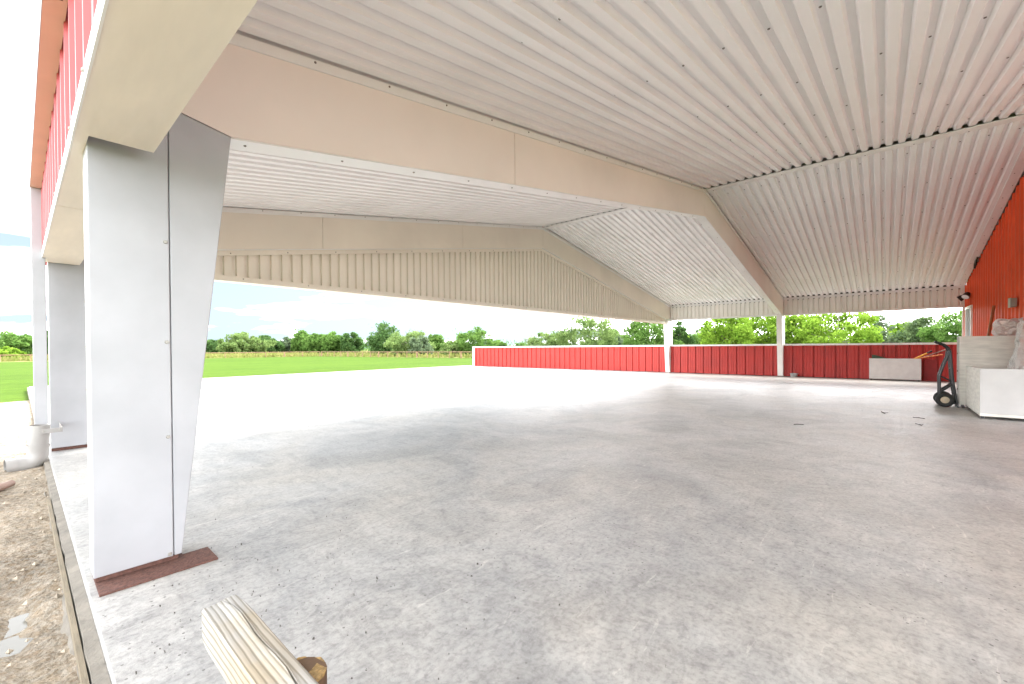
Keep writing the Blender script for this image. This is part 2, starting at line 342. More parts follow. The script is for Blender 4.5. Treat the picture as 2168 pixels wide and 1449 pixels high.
def leafmat(name, c0, c1):
    m = bpy.data.materials.new(name); m.use_nodes = True; nt = m.node_tree; N = nt.nodes.new; L = nt.links.new
    nt.nodes.remove(nt.nodes['Principled BSDF'])
    tc = N('ShaderNodeTexCoord'); n = N('ShaderNodeTexNoise'); n.inputs['Scale'].default_value = 1.3; n.inputs['Detail'].default_value = 7; n.inputs['Roughness'].default_value = .75
    L(tc.outputs['Object'], n.inputs['Vector'])
    r = N('ShaderNodeValToRGB'); r.color_ramp.elements[0].position = .36; r.color_ramp.elements[1].position = .64
    r.color_ramp.elements[0].color = (*c0, 1); r.color_ramp.elements[1].color = (*c1, 1); L(n.outputs[0], r.inputs[0])
    d = N('ShaderNodeBsdfDiffuse'); t = N('ShaderNodeBsdfTranslucent'); mx = N('ShaderNodeMixShader'); mx.inputs[0].default_value = .38
    L(r.outputs[0], d.inputs[0]); L(r.outputs[0], t.inputs[0]); L(d.outputs[0], mx.inputs[1]); L(t.outputs[0], mx.inputs[2])
    L(mx.outputs[0], nt.nodes['Material Output'].inputs[0]); return m
LEAF = {'round': leafmat('leaf_mid', (0.063,0.144,0.029), (0.190,0.310,0.083)), 'bright': leafmat('leaf_yellow_green', (.11,.22,.022), (.29,.43,.065)),
        'dark': leafmat('leaf_dark', (0.044,0.101,0.033), (0.138,0.236,0.077)), 'pale': leafmat('leaf_pale', (0.098,0.172,0.055), (0.265,0.356,0.127)),
        'conifer': leafmat('leaf_conifer', (0.057,0.103,0.050), (0.184,0.253,0.110)), 'grey': leafmat('leaf_grey_green', (0.075,0.121,0.072), (0.207,0.270,0.154))}
M['bark'] = mat('bark', (.12,.095,.075), .9, var=.4, vscale=6, bump=.6, bscale=20)
M['barebark'] = mat('pale_bark', (.30,.27,.25), .9, var=.3, vscale=6)

# ------------------------------------------------------------------ measures of the building
XL, XR, XRG = 0.416, 18.20, 9.308     # eaves and ridge
Y0, Y1, Y2, YE = -1.754, 2.772, 6.882, 19.008
ZE, SL = 2.823, 0.1695
def zc(x): return ZE + SL*((x-XL) if x <= XRG else (2*XRG-x-XL))
P12 = 0.306; P6 = P12/2

def ribs(s0, s1, pitch, kind, off=0.0):
    """profile points (s, depth) of a ribbed sheet from s0 to s1"""
    pr = {'groove': [(-.042,0),(-.024,.046),(.024,.046),(.042,0)],
          'major': [(-.034,0),(-.016,.032),(.016,.032),(.034,0)],
          'six': [(-.027,0),(-.017,.036),(.017,.036),(.027,0)],
          'wall': [(-.030,0),(-.016,.045),(.016,.045),(.030,0)]}[kind]
    out = [(s0, 0)]
    k = math.ceil((s0-off)/pitch)-1
    while off + k*pitch < s1 + pitch:
        c = off + k*pitch
        pts = [(c+a, d) for a, d in pr]
        if kind in ('wall', 'major'):      # two low stiffening ribs in each pan
            for q in (.36, .64):
                e = c + pitch*q; pts += [(e-.016,0),(e-.007,.009),(e+.007,.009),(e+.016,0)]
        out += [p for p in pts if s0 < p[0] < s1]; k += 1
    out.append((s1, 0)); return out
def sheet(mb, prof, fn, n=1, mi=0):
    """fn(s, depth, t) -> point; t from 0 to 1 along the rib"""
    for (a, da), (b, db) in zip(prof[:-1], prof[1:]):
        for i in range(n):
            mb.face([fn(a, da, i/n), fn(b, db, i/n), fn(b, db, (i+1)/n), fn(a, da, (i+1)/n)], mi)
def screwhead(mb, p, nrm, r=.012, mi=1):
    p = Vector(p); nrm = Vector(nrm).normalized(); u = nrm.orthogonal().normalized(); w = nrm.cross(u)
    n = len(mb.v); k = 7
    for h, rr in ((0, r), (.006, r*.7)):
        for i in range(k):
            t = 2*math.pi*i/k; mb.v.append(tuple(p + nrm*h + u*rr*math.cos(t) + w*rr*math.sin(t)))
    for i in range(k):
        mb.f.append((n+i, n+(i+1)%k, n+k+(i+1)%k, n+k+i)); mb.m.append(mi)
    mb.f.append(tuple(range(n+k, n+2*k))); mb.m.append(mi)

# ------------------------------------------------------------------ ground, slab
def flat(name, poly, z, m):
    mb = MB(); mb.face([(x, y, z) for x, y in poly]); return tag(mb.build(name, m), kind='structure')
GZ = -0.12
flat('lawn', [(-2500,-400),(2500,-400),(2500,3500),(-2500,3500)], GZ, M['lawn'])
flat('meadow', [(-300,77),(33,70),(33.4,52),(36,36),(52,20),(300,20),(300,420),(-300,420)], GZ+.004, M['meadow'])
def slab():
    mb = MB(); mb.box((.19,-7.0,-.4),(18.42,19.757,0)); return tag(mb.build('concrete_floor', M['concrete'], bevel=.008), kind='structure')
slab()
def mud():
    rnd = random.Random(4); xs = np.concatenate([np.linspace(-5,-.8,30)[:-1], np.linspace(-.8,.15,42)]); ys = np.concatenate([np.linspace(-1,7.5,190)[:-1], np.linspace(7.5,15.9,60)])
    from mathutils import noise
    mb = MB(); nx, ny = len(xs), len(ys)
    for y in ys:
        for x in xs:
            yy = y + (.25*noise.noise(Vector((x*2,9,0))) if y > 15 else 0) + (.35*x if y > 14 else 0)
            h = .045*noise.noise(Vector((x*2.2,yy*2.2,1))) + .03*noise.noise(Vector((x*7,yy*7,2))) + .012*noise.noise(Vector((x*24,yy*24,5)))
            e = max(0, 1-abs(y-15.9)/1.5)
            q = math.hypot((x-.0)/.16, (y-2.85)/.42); dp = .050*math.exp(-q*q)*(1+.9*noise.noise(Vector((x*9,y*9,7)))) + .05*math.exp(-((x+.25)/.12)**2-((y-4.4)/.5)**2)
            mb.v.append((x, yy, GZ + .055 + h*.55*(1-e*.9) - .058*e - dp))
    for j in range(ny-1):
        for i in range(nx-1): mb.f.append((j*nx+i, j*nx+i+1, (j+1)*nx+i+1, (j+1)*nx+i)); mb.m.append(0)
    return tag(mb.build('muddy_strip', M['mud'], smooth=True), kind='structure')
mud()
mb = MB(); mb.face([(-.8,1.6,GZ+.014),(.10,1.6,GZ+.014),(.10,5.5,GZ+.014),(-.8,5.5,GZ+.014)]); tag(mb.build('puddle', M['water']), kind='structure')

def slab_edge():
    """rough ledge, form board and lumpy footing along the left edge of the slab"""
    from mathutils import noise
    t = empty('slab_edge', (.14,4,-.1), 'rough concrete ledge with old form board along left slab edge', 'kerb')
    mb = MB(); ys = np.linspace(-1.5,19.7,420); prev = None
    for y in ys:
        n1 = noise.noise(Vector((0,y*6,3)))*.006; n2 = noise.noise(Vector((4,y*14,3)))*.005
        ring = [(.189,y,-.012+n2), (.150+n1,y,-.020+n2), (.146+n1,y,-.34), (.189,y,-.34)]
        if prev:
            for k in range(3): mb.face([prev[k], prev[k+1], ring[k+1], ring[k]])
        prev = ring
    mb.build('ledge', M['footing'], t)
    mb = MB(); mb.box((.128,-1.5,-.30),(.1445,4.9,-.035)); mb.build('form_board', M['formboard'], t)
    mb = MB(); prev = None
    for y in np.linspace(-1.0,6.2,260):
        w = .028 + .014*noise.noise(Vector((7,y*5,0))) + .012*noise.noise(Vector((2,y*17,0))); h = -.085 + .018*noise.noise(Vector((9,y*7,0)))
        ring = [(.1275,y,h+.01)] + [(.1275-w*q, y, h - .05*q*q + .012*noise.noise(Vector((q*5,y*22,4)))) for q in (.35,.7,1.0)] + [(.1275-w*1.2,y,-.3)]
        if prev:
            for k in range(4): mb.face([prev[k], prev[k+1], ring[k+1], ring[k]])
        prev = ring
    mb.build('footing', M['footing'], t)
slab_edge()

# ------------------------------------------------------------------ pavilion
PAV = empty('open_pavilion', (9.3,2.5,0), 'open sided metal pavilion with white ribbed ceiling and tapered columns', 'pavilion')
PURL_L = [XL + (XRG-XL)*q for q in (.06,.21,.36,.51,.66,.81,.95)]
def ceiling(side, ya, yb):
    mb = MB(); prof = ribs(ya, yb, P6, 'groove', off=.03)
    xa, xb = (XL-.02, XRG-.06) if side == 0 else (XRG+.06, XR-.06)
    n = Vector((-SL if side == 0 else SL, 0, 1)).normalized()
    def fn(s, d, t):
        x = xa + (xb-xa)*t; return (x + n.x*d, s, zc(x) + n.z*d)
    sheet(mb, prof, fn, n=1)
    k = math.ceil((ya-.03)/P12)
    while .03 + k*P12 < yb-.05:
        y = .03 + k*P12
        for x in PURL_L:
            xx = x if side == 0 else 2*XRG - x
            screwhead(mb, (xx + n.x*.045, y, zc(xx) + n.z*.045), -n, .011)
        k += 1
    return mb.build('ceiling_panel', [M['ceiling'], M['screw']], PAV)
YB = 6.95                               # plane of the gable sheet
for s in (0, 1):
    if s == 0: ceiling(0, -4.5, Y0)  # unseen bay behind the camera, added to shade the floor and bounce light
    ceiling(s, Y0+.002, Y1+.09); ceiling(s, Y1+.09, Y2+.06)
def ridge(ya, yb):
    mb = MB(); z = zc(XRG)
    mb.prism([(XRG-.09, z-.038),(XRG+.09, z-.038),(XRG+.09, z-.026),(XRG-.09, z-.026)], 1, ya, yb)
    y = ya+.2
    while y < yb: screwhead(mb, (XRG+.06, y, z-.038), (0,0,-1), .009); y += .6
    mb.build('ridge_trim', [M['trimwhite'], M['screw']], PAV)
ridge(Y0+.01, Y1-.002); ridge(Y1+.165, Y2-.002)

KNEE = {0: (.798, 2.294), 1: (17.82, 2.245)}; APEX = 3.757
def rafter(side, yf, material, seams, dz=0.0):
    th = .155
    kx, kz = KNEE[side]
    def zb(x): return kz + dz + (APEX+dz-kz-dz)*(x-kx)/((9.20 if side == 0 else 9.21)-kx)
    def zt(x): return zc(x) - .010
    mid = 9.203
    xs = [kx] + seams + [mid]
    mb = MB()
    segs = list(zip(xs[:-1], xs[1:]))
    for i, (a, b) in enumerate(segs):
        g = .0035 if side == 0 else -.0035
        a2 = a + (g if i else 0); b2 = b - g
        if i == 0:   # knee piece reaches over the column
            e = (.36, 2.40) if side == 0 else (18.24, 2.35)
            poly = [(a2, zb(a2)), (b2, zb(b2)), (b2, zt(b2)), (e[0], zt(e[0])), (e[0], e[1]+dz)]
            if side == 0: poly.append((.573, 2.338+dz))
            else: poly.append((18.03, 2.288+dz))
        else: poly = [(a2, zb(a2)), (b2, zb(b2)), (b2, zt(b2)), (a2, zt(a2))]
        mb.prism(poly, 1, yf, yf+th)
        a3, b3 = a2 + (-.02 if i else 0)*(1 if side==0 else -1), b2 + .006*(1 if side == 0 else -1)
        mb.prism([(a2, zb(a2)+.012),(b3, zb(b3)+.012),(b3, zt(b3)-.012),(a2, zt(a2)-.012)], 1, yf+.012, yf+th-.012)
    o = mb.build('rafter', material, PAV)
    # bottom flange trim with screws, and cover strip below the ceiling
    mb = MB(); a, b = kx+.0, mid
    mb.prism([(a, zb(a)-.010),(b, zb(b)-.010),(b, zb(b)-.001),(a, zb(a)-.001)], 1, yf+.004, yf+th+.010)
    nn = 14
    for i in range(nn):
        x = a + (b-a)*(i+.15)/nn; screwhead(mb, (x, yf+.075, zb(x)-.010), (0,0,-1), .009)
    mb.build('flange_trim', [M['trimwhite'], M['screw']], o)
    mb = MB(); a = .45 if side == 0 else 18.12
    mb.prism([(a, zt(a)-.066),(b, zt(b)-.066),(b, zt(b)-.002),(a, zt(a)-.002)], 1, yf-.010, yf-.001)
    nn = 16
    for i in range(nn):
        x = a + (b-a)*(i+.5)/nn; screwhead(mb, (x, yf-.010, zt(x)-.02), (0,-1,0), .008)
    mb.build('cover_strip', [M['trimwhite'], M['screw']], o)
    return o
rafter(0, Y1, M['rafter'], [3.25]); rafter(1, Y1, M['rafter'], [15.53, 12.42])
rafter(0, Y2, M['farrafter'], [3.257, 6.32], -.0); rafter(1, Y2, M['farrafter'], [15.3, 12.3], -.0)

def column(side, yf, material, name_label=None):
    th = .178; mb = MB()
    if side == 0:
        mb.box((.215,yf,.035),(.5125,yf+th,2.46))                       # straight cladding
        mb.prism([(.5165,.035),(.5475,.035),(.797,2.291),(.573,2.334),(.5165,2.345)], 1, yf+.003, yf+th-.003)
        mb.box((.508,yf+.02,.04),(.52,yf+th-.02,2.33))
    else:
        mb.box((18.105,yf,.02),(18.40,yf+th,2.2995)); mb.box((18.243,yf-.004,2.30),(18.40,yf+th+.01,3.0))
        mb.prism([(18.101,.02),(18.07,.02),(17.822,2.242),(18.03,2.284),(18.101,2.294)], 1, yf+.003, yf+th-.003)
    o = mb.build('column', material, PAV, bevel=.004)
    if side == 0:
        mb = MB()
        if yf < 4:
            mb.box((.222,2.634,.0005),(.672,2.824,.010)); mb.box((.222,2.8245,.0005),(.56,2.94,.010)); mb.box((.222,yf+.012,.012),(.535,yf+.03,.034))
        else: mb.box((.222,yf+.012,.0005),(.535,yf+th-.02,.034))
        mb.build('base_plate', M['steel'], o)
        for z in (1.65,1.139,.654,.05):
            mb = MB(); screwhead(mb, (.497,yf-.0005,z), (0,-1,0), .010, 0); mb.build('screw', M['galv'], o)
    else:
        mb = MB(); mb.box((18.08,yf+.01,.0005),(18.38,yf+th-.01,.019)); mb.build('base_plate', M['steel'], o)
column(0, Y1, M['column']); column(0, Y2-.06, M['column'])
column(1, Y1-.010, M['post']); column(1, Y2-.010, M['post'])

def left_header():
    mb = MB(); mb.box((.172,-4.5,2.05),(.438,2.664,2.09)); mb.box((.1885,-4.5,2.09),(.20,2.664,2.84)); mb.box((.42,-4.5,2.09),(.438,2.664,2.80))
    o = mb.build('header', M['soffit'], PAV)
    mb = MB(); mb.prism([(.164,2.046),(.1715,2.046),(.1715,2.119),(.188,2.119),(.188,2.125),(.164,2.125)], 1, -4.5, 2.70); mb.build('drip_trim', M['trimwhite'], o)
    mb = MB(); mb.box((.173,2.668,2.052),(.2145,2.9515,2.09)); mb.box((.173,2.952,2.052),(.457,4.1,2.09)); mb.box((.172,4.103,2.051),(.457,6.80,2.089))
    mb.box((.1885,2.952,2.09),(.20,6.80,2.84)); mb.box((.44,2.96,2.09),(.457,6.80,2.80))
    o = mb.build('header', M['soffit'], PAV)
    mb = MB(); mb.prism([(.165,2.047),(.1715,2.047),(.1715,2.117),(.188,2.117),(.188,2.122),(.165,2.122)], 1, 2.705, 6.99); mb.build('drip_trim', M['trimwhite'], o)
left_header()
def fascia():
    mb = MB(); prof = ribs(-4.5, 7.0, P12, 'major', off=.07)
    sheet(mb, prof, lambda s, d, t: (.187-d*.62, s, 2.10+.72*t)); o = mb.build('fascia_panel', M['redfascia'], PAV)
    y = -.9
    while y < 6.9:
        mb = MB(); screwhead(mb, (.163,y,2.10), (-1,0,0), .009, 0); mb.build('screw', M['galv'], o); y += P12*2
fascia()
def gutter():
    ya, yb = -4.6, 6.68
    prof = [(.092,2.755),(.176,2.755),(.176,2.77),(.100,2.77)]
    mb = MB(); mb.prism([(.092,2.752),(.172,2.752),(.172,2.758),(.092,2.758)], 1, ya, yb)
    o = mb.build('gutter', M['gutterunder'], PAV)
    mb = MB()
    for a, b in ((ya, 2.93), (2.934, yb)):
        mb.prism([(.0905,2.750),(.0935,2.760),(.078,2.86),(.052,2.91),(.040,2.99),(.036,2.99),(.046,2.905),(.073,2.855)], 1, a, b)
    mb.prism([(.0905,2.750),(.172,2.752),(.172,2.99),(.036,2.99),(.046,2.905),(.073,2.855)], 1, yb, yb+.004)
    mb.build('gutter_front', M['gutter'], o)
    mb = MB(); mb.box((.094,2.929,2.7505),(.156,2.936,2.7518)); mb.build('gutter_seam', M['steel'], o)
gutter()
def downspout():
    mb = MB(); mb.box((.093,6.50,.345),(.190,6.585,2.752)); o = mb.build('downspout', M['column'], PAV, bevel=.006)
    mb = MB(); c = (.125,6.40)
    mb.tube([(.130,6.42,.350),(.116,6.42,.118)], .074, 28, cap=False); mb.tube([(.130,6.42,.350),(.116,6.42,.14)], .067, 28, cap=False)
    mb.tube([(.118,6.42,.155),(.1165,6.42,.130)], .083, 28, cap=False)
    pts = [(.1175,6.42,.15),(.114,6.42,.09)]
    for i in range(13):
        t = i/12*R(88); pts.append((.112 - .095*(1-math.cos(t)), 6.42 - .02*i/12, .065 - .095*math.sin(t)))
    pts += [(-.03,6.395,-.031)]
    mb.tube(pts, .079, 28, cap=False)
    mb.tube([(-.028,6.395,-.031),(-.10,6.385,-.034)], .084, 28, cap=False); mb.tube([(-.10,6.385,-.034),(-.02,6.395,-.031)], .074, 28, cap=False)
    mb.build('drain_elbow', M['pvc'], o, smooth=True)
    mb = MB(); mb.box((.125,6.335,.27),(.285,6.342,.315)); mb.box((.279,6.342,.27),(.285,6.82,.315))
    screwhead(mb, (.15,6.335,.292), (0,-1,0), .008, 1); screwhead(mb, (.262,6.335,.292), (0,-1,0), .008, 1)
    mb.build('pipe_clamp', [M['pvc'], M['galv']], o)
downspout()

def right_header(ya, yb):
    mb = MB(); prof = ribs(ya, yb, P6, 'six', off=.03)
    sheet(mb, prof, lambda s, d, t: (18.165+d, s, 2.25+.52*t)); o = mb.build('header', M['header'], PAV)
    mb = MB(); mb.box((18.185,ya,2.74),(18.20,yb,3.02)); mb.build('notch_shade_strip', M['dark'], o)  # near-black strip added behind the rib ends, shade put in as colour
    mb = MB(); mb.box((18.145,ya,2.755),(18.163,yb,2.835)); mb.box((18.12,ya,2.828),(18.145,yb,2.834)); mb.build('eave_trim', M['trimwhite'], o)
    mb = MB(); mb.box((18.140,ya,2.20),(18.163,yb,2.262)); mb.box((18.163,ya,2.20),(18.30,yb,2.208)); mb.build('header_trim', M['trimwhite'], o)
    mb = MB(); mb.box((18.29,ya,2.21),(18.31,yb,2.95)); mb.build('outer_fascia', M['redwall'], o)
right_header(Y0-.033, Y1-.012); right_header(Y1+.17, Y2-.012)

def gable():
    def zb(x): return 2.062 + .0008*x
    def zt(x):
        return (2.294+(x-.798)*.1742 if x < 9.2 else 3.757-(x-9.2)*.1754) - .03
    mb = MB(); prof = ribs(.80, 17.80, P6, 'six', off=.03)
    prof = sorted(prof + [(9.2, 0)]) if False else prof
    sheet(mb, prof, lambda s, d, t: (s, YB+d, zb(s)+.06 + (max(zt(s), zb(s)+.07)-zb(s)-.06)*t)); o = mb.build('gable_panel', M['gable'], PAV)
    mb = MB(); mb.prism([(.72,zb(.7)),(18.0,zb(18)),(18.0,zb(18)+.07),(.72,zb(.7)+.07)], 1, YB-.03, YB-.004)
    mb.prism([(.72,zb(.7)-.006),(18.0,zb(18)-.006),(18.0,zb(18)-.001),(.72,zb(.7)-.001)], 1, YB-.03, YB+.17)
    x = 1.2
    while x < 17.9: screwhead(mb, (x, YB-.03, zb(x)+.04), (0,-1,0), .010); x += P6*6
    mb.build('gable_bottom_trim', [M['gable'], M['screw']], o)
    mb = MB()
    for a, b in ((.80,5.0),(5.003,9.2),(9.2,17.82)):
        mb.prism([(a,zt(a)-.05),(b,zt(b)-.05),(b,zt(b)+.045),(a,zt(a)+.045)], 1, YB-.024, YB-.003)
    x = 1.2
    while x < 17.7: screwhead(mb, (x, YB-.024, zt(x)-.02), (0,-1,0), .010); x += P6*5
    mb.build('gable_top_trim', [M['gable'], M['screw']], o)
    mb = MB(); mb.face([(.2,YB+.18,2.06),(18.35,YB+.18,2.06),(18.35,YB+.18,2.98),(XRG,YB+.18,4.5),(.2,YB+.18,2.98)]); mb.build('gable_outer_sheet', M['redwall'], o)
gable()
def roof():
    mb = MB(); b = YB+.24
    zr = zc(XRG)+.17
    for x0, x1, a in ((.09, XRG, -4.6), (18.52, XRG, -14.0)):  # left slope runs on over the added, unseen bay to shape the light
        z0 = zr - abs(x1-x0)*SL
        mb.prism([(x0,z0),(x1,zr),(x1,zr+.035),(x0,z0+.035)], 1, a, b)
    mb.build('roof', M['roofskin'], PAV)
roof()

# ------------------------------------------------------------------ low red walls
def low_wall(ya, yb, label, end=False):
    t = empty('low_wall', (18.24,(ya+yb)/2,0), label, 'wall', 'low red ribbed walls')
    mb = MB(); prof = ribs(ya, yb, P12, 'wall', off=.03)
    sheet(mb, prof, lambda s, d, t_: (18.20+d, s, .012+1.125*t_)); mb.build('ribbed_panel', M['redwall'], t)
    mb = MB(); sheet(mb, prof, lambda s, d, t_: (18.335-d*.9, s, -.05+1.185*t_)); mb.build('outer_panel', M['redwall'], t)
    mb = MB(); mb.box((18.175,ya-(.03 if False else 0),1.138),(18.36,yb+(.035 if end else 0),1.175)); mb.box((18.175,ya,1.112),(18.183,yb,1.1375)); mb.build('wall_cap', M['trimwhite'], t)
    if end:
        mb = MB(); mb.box((18.178,yb+.001,.001),(18.35,yb+.034,1.1375)); mb.box((18.178,yb-.13,.001),(18.192,yb,1.111)); mb.build('end_trim', M['trimwhite'], t)
    mb = MB(); mb.box((18.19,ya,.0005),(18.345,yb,.011)); mb.build('base_channel', M['dark'], t)
low_wall(Y2+.172, YE-.035, 'long low red ribbed wall running out past the roof in open daylight', True)
low_wall(Y1+.172, Y2-.012, 'short low red wall between the two white posts under the roof')
low_wall(Y0+.04, Y1-.012, 'low red wall between the nearer white post and the barn, behind the white box')

# ------------------------------------------------------------------ red barn wall
BARN = empty('red_barn', (9,-1.9,0), 'red ribbed metal barn closing the right side of the pavilion', 'barn')
BX = 9.6  # unseen left end of the barn, cut short to let light in behind
def barn():
    mb = MB(); prof = ribs(BX, 18.22, P12, 'major', off=.05)
    # a doorway is left open between x 16.80 and 17.72, up to 2.08
    dx0, dx1, dz = 16.80, 17.72, 2.10
    def top(s): return zc(min(max(s, XL), XR)) - .012
    pr = sorted(prof + [(dx0, 0), (dx1, 0)])
    for (a, da), (b, db) in zip(pr[:-1], pr[1:]):
        if b-a < 1e-5: continue
        lo = dz if (a >= dx0-1e-6 and b <= dx1+1e-6) else 0.0
        mb.face([(a,Y0-.035+da,lo),(b,Y0-.035+db,lo),(b,Y0-.035+db,top(b)),(a,Y0-.035+da,top(a))])
    o = mb.build('barn_wall', M['redbarn'], BARN)
    mb = MB()
    for x0, x1 in ((XRG+.1, XR-.05),):
        mb.prism([(x0,zc(x0)-.022),(x1,zc(x1)-.022),(x1,zc(x1)-.006),(x0,zc(x0)-.006)], 1, Y0+.006, Y0+.145)
        for i in range(18):
            x = x0+(x1-x0)*(i+.5)/18; screwhead(mb, (x,Y0+.07+(.03 if i%2 else -.02),zc(x)-.022), (0,0,-1), .009)
    mb.build('eave_trim', [M['trimwhite'], M['screw']], BARN)
    mb = MB(); mb.box((18.10,Y0-.03,2.775),(18.27,Y0+.012,3.0)); mb.build('leak_plug', M['trimwhite'], BARN)  # added block that stops sky light leaking in at the eave corner
    mb = MB(); mb.box((18.18,Y0-.02,.001),(18.225,Y0+.038,2.195)); mb.build('corner_trim', M['trimwhite'], BARN)
    mb = MB()
    mb.box((dx1,Y0-.10,.001),(dx1+.075,Y0+.02,dz+.07)); mb.box((dx0-.075,Y0-.10,.001),(dx0,Y0+.02,dz+.07)); mb.box((dx0,Y0-.10,dz),(dx1,Y0+.02,dz+.07))
    f = mb.build('door_frame', M['trimwhite'], BARN)
    mb = MB(); mb.box((dx0+.004,Y0-.09,.01),(dx1-.004,Y0-.05,dz-.004)); d = mb.build('door', M['column'], f)
    for xa, xb, zz in ((BX,BX+.03,4.3),(18.25,18.3,2.95)):
        mb = MB(); mb.box((xa,-14,-.1),(xb,Y0-.06,zz)); mb.build('side_wall', M['redbarn'], BARN)
    mb = MB(); mb.face([(BX,-13.9,0),(18.25,-13.9,0),(18.25,-13.9,2.95),(BX,-13.9,4.35)]); mb.build('back_wall', M['redbarn'], BARN)
barn()

# ------------------------------------------------------------------ things on and by the barn wall
def floodlight():
    t = empty('floodlight', (17.2,Y0,2.42), 'black twin head floodlight high on the barn wall beside the header', 'floodlight')
    mb = MB(); mb.cyl((17.1,Y0+.0,2.43),(17.1,Y0+.05,2.43), .06, 16); mb.tube([(17.1,Y0+.04,2.43),(17.1,Y0+.10,2.43)], .02, 8); mb.build('mount', M['blackpaint'], t)
    for c, d in (((17.15,-1.60,2.405), (.15,.75,-.55)), ((16.75,-1.655,2.43), (-.55,.4,-.7))):
        mb = MB(); c = Vector(c); d = Vector(d).normalized()
        mb.tube([c-d*.09, c-d*.07, c-d*.02, c+d*.06], .045, 16, r1=.085); mb.tube([(17.1,Y0+.09,2.43), c-d*.07], .016, 8)
        h = mb.build('lamp_head', M['blackpaint'], t, smooth=False)
        mb = MB(); mb.cyl(c+d*.0605, c+d*.064, .076, 16); mb.build('lens', M['lens'], h)
floodlight()
def cable_end():
    mb = MB(); mb.tube([(15.50,-1.725,3.26),(15.68,-1.715,3.21),(15.78,-1.705,3.12),(15.76,-1.70,3.02)], .022, 6); mb.tube([(15.68,-1.715,3.21),(15.45,-1.69,3.06)], .016, 6)
    tag(mb.build('cable_end', M['blackpaint']), 'short black cable end hanging from the top edge of the red wall', 'cable')
cable_end()
def outlet():
    t = empty('outlet_box', (11.6,Y0,1.84), 'grey metal outlet box fixed to the red barn wall', 'outlet box')
    mb = MB(); mb.box((11.50,Y0+.0,1.765),(11.68,Y0+.075,1.92)); mb.build('box', M['galv'], t, bevel=.01)
    mb = MB(); mb.box((11.49,Y0+.0755,1.757),(11.69,Y0+.083,1.928)); mb.build('cover', M['galv'], t, bevel=.003)
outlet()
def leaning_handle():
    mb = MB(); a = Vector((13.22,-1.70,1.891)); b = Vector((12.18,-1.50,1.30)); d = (a-b).normalized()
    mb.tube([a, b, b - d*1.05], .024, 10)
    o = mb.build('wooden_handle', M['brownwood'], smooth=False); tag(o, 'long brown wooden handle leaning on the red wall above the white chest', 'tool handle')
    return o

def chest():
    t = empty('storage_chest', (10.2,-1.4,0), 'white plywood rolling chest with a tall back box and open bin front', 'chest')
    w = .018; x0, x1, xb, xe = 9.36, 10.85, 10.85, 11.20; ya, yb = -1.07, -1.70
    mb = MB()   # open bin
    mb.box((x0,yb,.085),(x0+w,ya,.746)); 
    mb.build('front_panel', M['plyface'], t)
    mb = MB(); mb.box((x0-.004,yb,.043),(x0+w,ya+.002,.083)); mb.build('bottom_rail', M['ply'], t)
    mb = MB(); mb.prism([(x0+w,.045),(xb,.045),(xb,.735),(x0+w,.744)], 1, ya-w, ya); mb.prism([(x0+w,.045),(xb,.045),(xb,.735),(x0+w,.744)], 1, yb, yb+w); mb.box((x0+w,yb+w,.06),(xb,ya-w,.078)); mb.build('bin_side', M['ply'], t)
    mb = MB(); mb.box((xb,yb,.05),(xe,-.99,1.249)); bk = mb.build('back_box', M['ply'], t, bevel=.004)
    mb = MB(); mb.box((xb+.10,-.989,.06),(xb+.115,-.984,1.24)); mb.box((xb+.20,-.989,.06),(xb+.215,-.984,1.24)); mb.build('batten', M['plyface'], bk)
    for z in (.30,.62,.93):
        mb = MB(); mb.box((xb+.14,-.989,z),(xb+.17,-.976,z+.03)); mb.build('hinge', M['screw'], bk)
    for x, y in ((9.42,-1.10),(9.42,-1.60),(10.6,-1.10),(10.75,-1.03),(11.1,-1.05)):
        mb = MB(); mb.cyl((x-.012,y,.022),(x+.012,y,.022), .022, 14); mb.box((x-.018,y-.016,.022),(x-.014,y+.016,.0445)); mb.box((x+.014,y-.016,.022),(x+.018,y+.016,.0445)); mb.build('caster', M['blackpaint'], t)
chest()
leaning_handle()
def bundle(name, label, c, dims, seed, lean=0):
    from mathutils import noise
    bm = bmesh.new(); bmesh.ops.create_cube(bm, size=1); bmesh.ops.subdivide_edges(bm, edges=bm.edges[:], cuts=22, use_grid_fill=True)
    for v in bm.verts:
        p = v.co; k = 1 - .10*(abs(p.x*2)**4 + abs(p.y*2)**4)*abs(p.z*2)**3
        q = Vector((p.x*k*dims[0], p.y*k*dims[1], p.z*dims[2]))
        n = Vector((noise.noise(q*5+Vector((seed,0,0))), noise.noise(q*5+Vector((0,seed,0))), noise.noise(q*5+Vector((0,0,seed)))))*.028
        n += Vector((abs(noise.noise(q*11+Vector((seed,3,0))))-.2, abs(noise.noise(q*11+Vector((2,seed,0))))-.2, abs(noise.noise(q*11+Vector((7,0,seed))))-.2))*.05
        q += n; q.y += lean*(q.z); v.co = q
    me = bpy.data.meshes.new(name); bm.to_mesh(me); bm.free(); me.materials.append(M['plastic'])
    o = bpy.data.objects.new(name, me); o.location = c; COL.objects.link(o); tag(o, label, 'plastic bundle')
    mb = MB(); q = [d*.40 for d in dims]; mb.box((-q[0],-q[1],-q[2]),(q[0],q[1],q[2])); it = mb.build('wrapped_item', M['wrapped'], bevel=.01); it.parent = o; it.rotation_euler = (lean*-.9 if lean else 0, 0, 0)
bundle('wrapped_bundle', 'clear plastic wrapped bundle resting on top of the tall back box of the chest', (11.28,-1.66,1.395), (.30,.40,.28), 3)
bundle('wrapped_bundle', 'tall crumpled clear plastic bundle standing inside the open bin of the chest', (10.45,-1.66,.80), (.32,.22,1.34), 11, -.10)

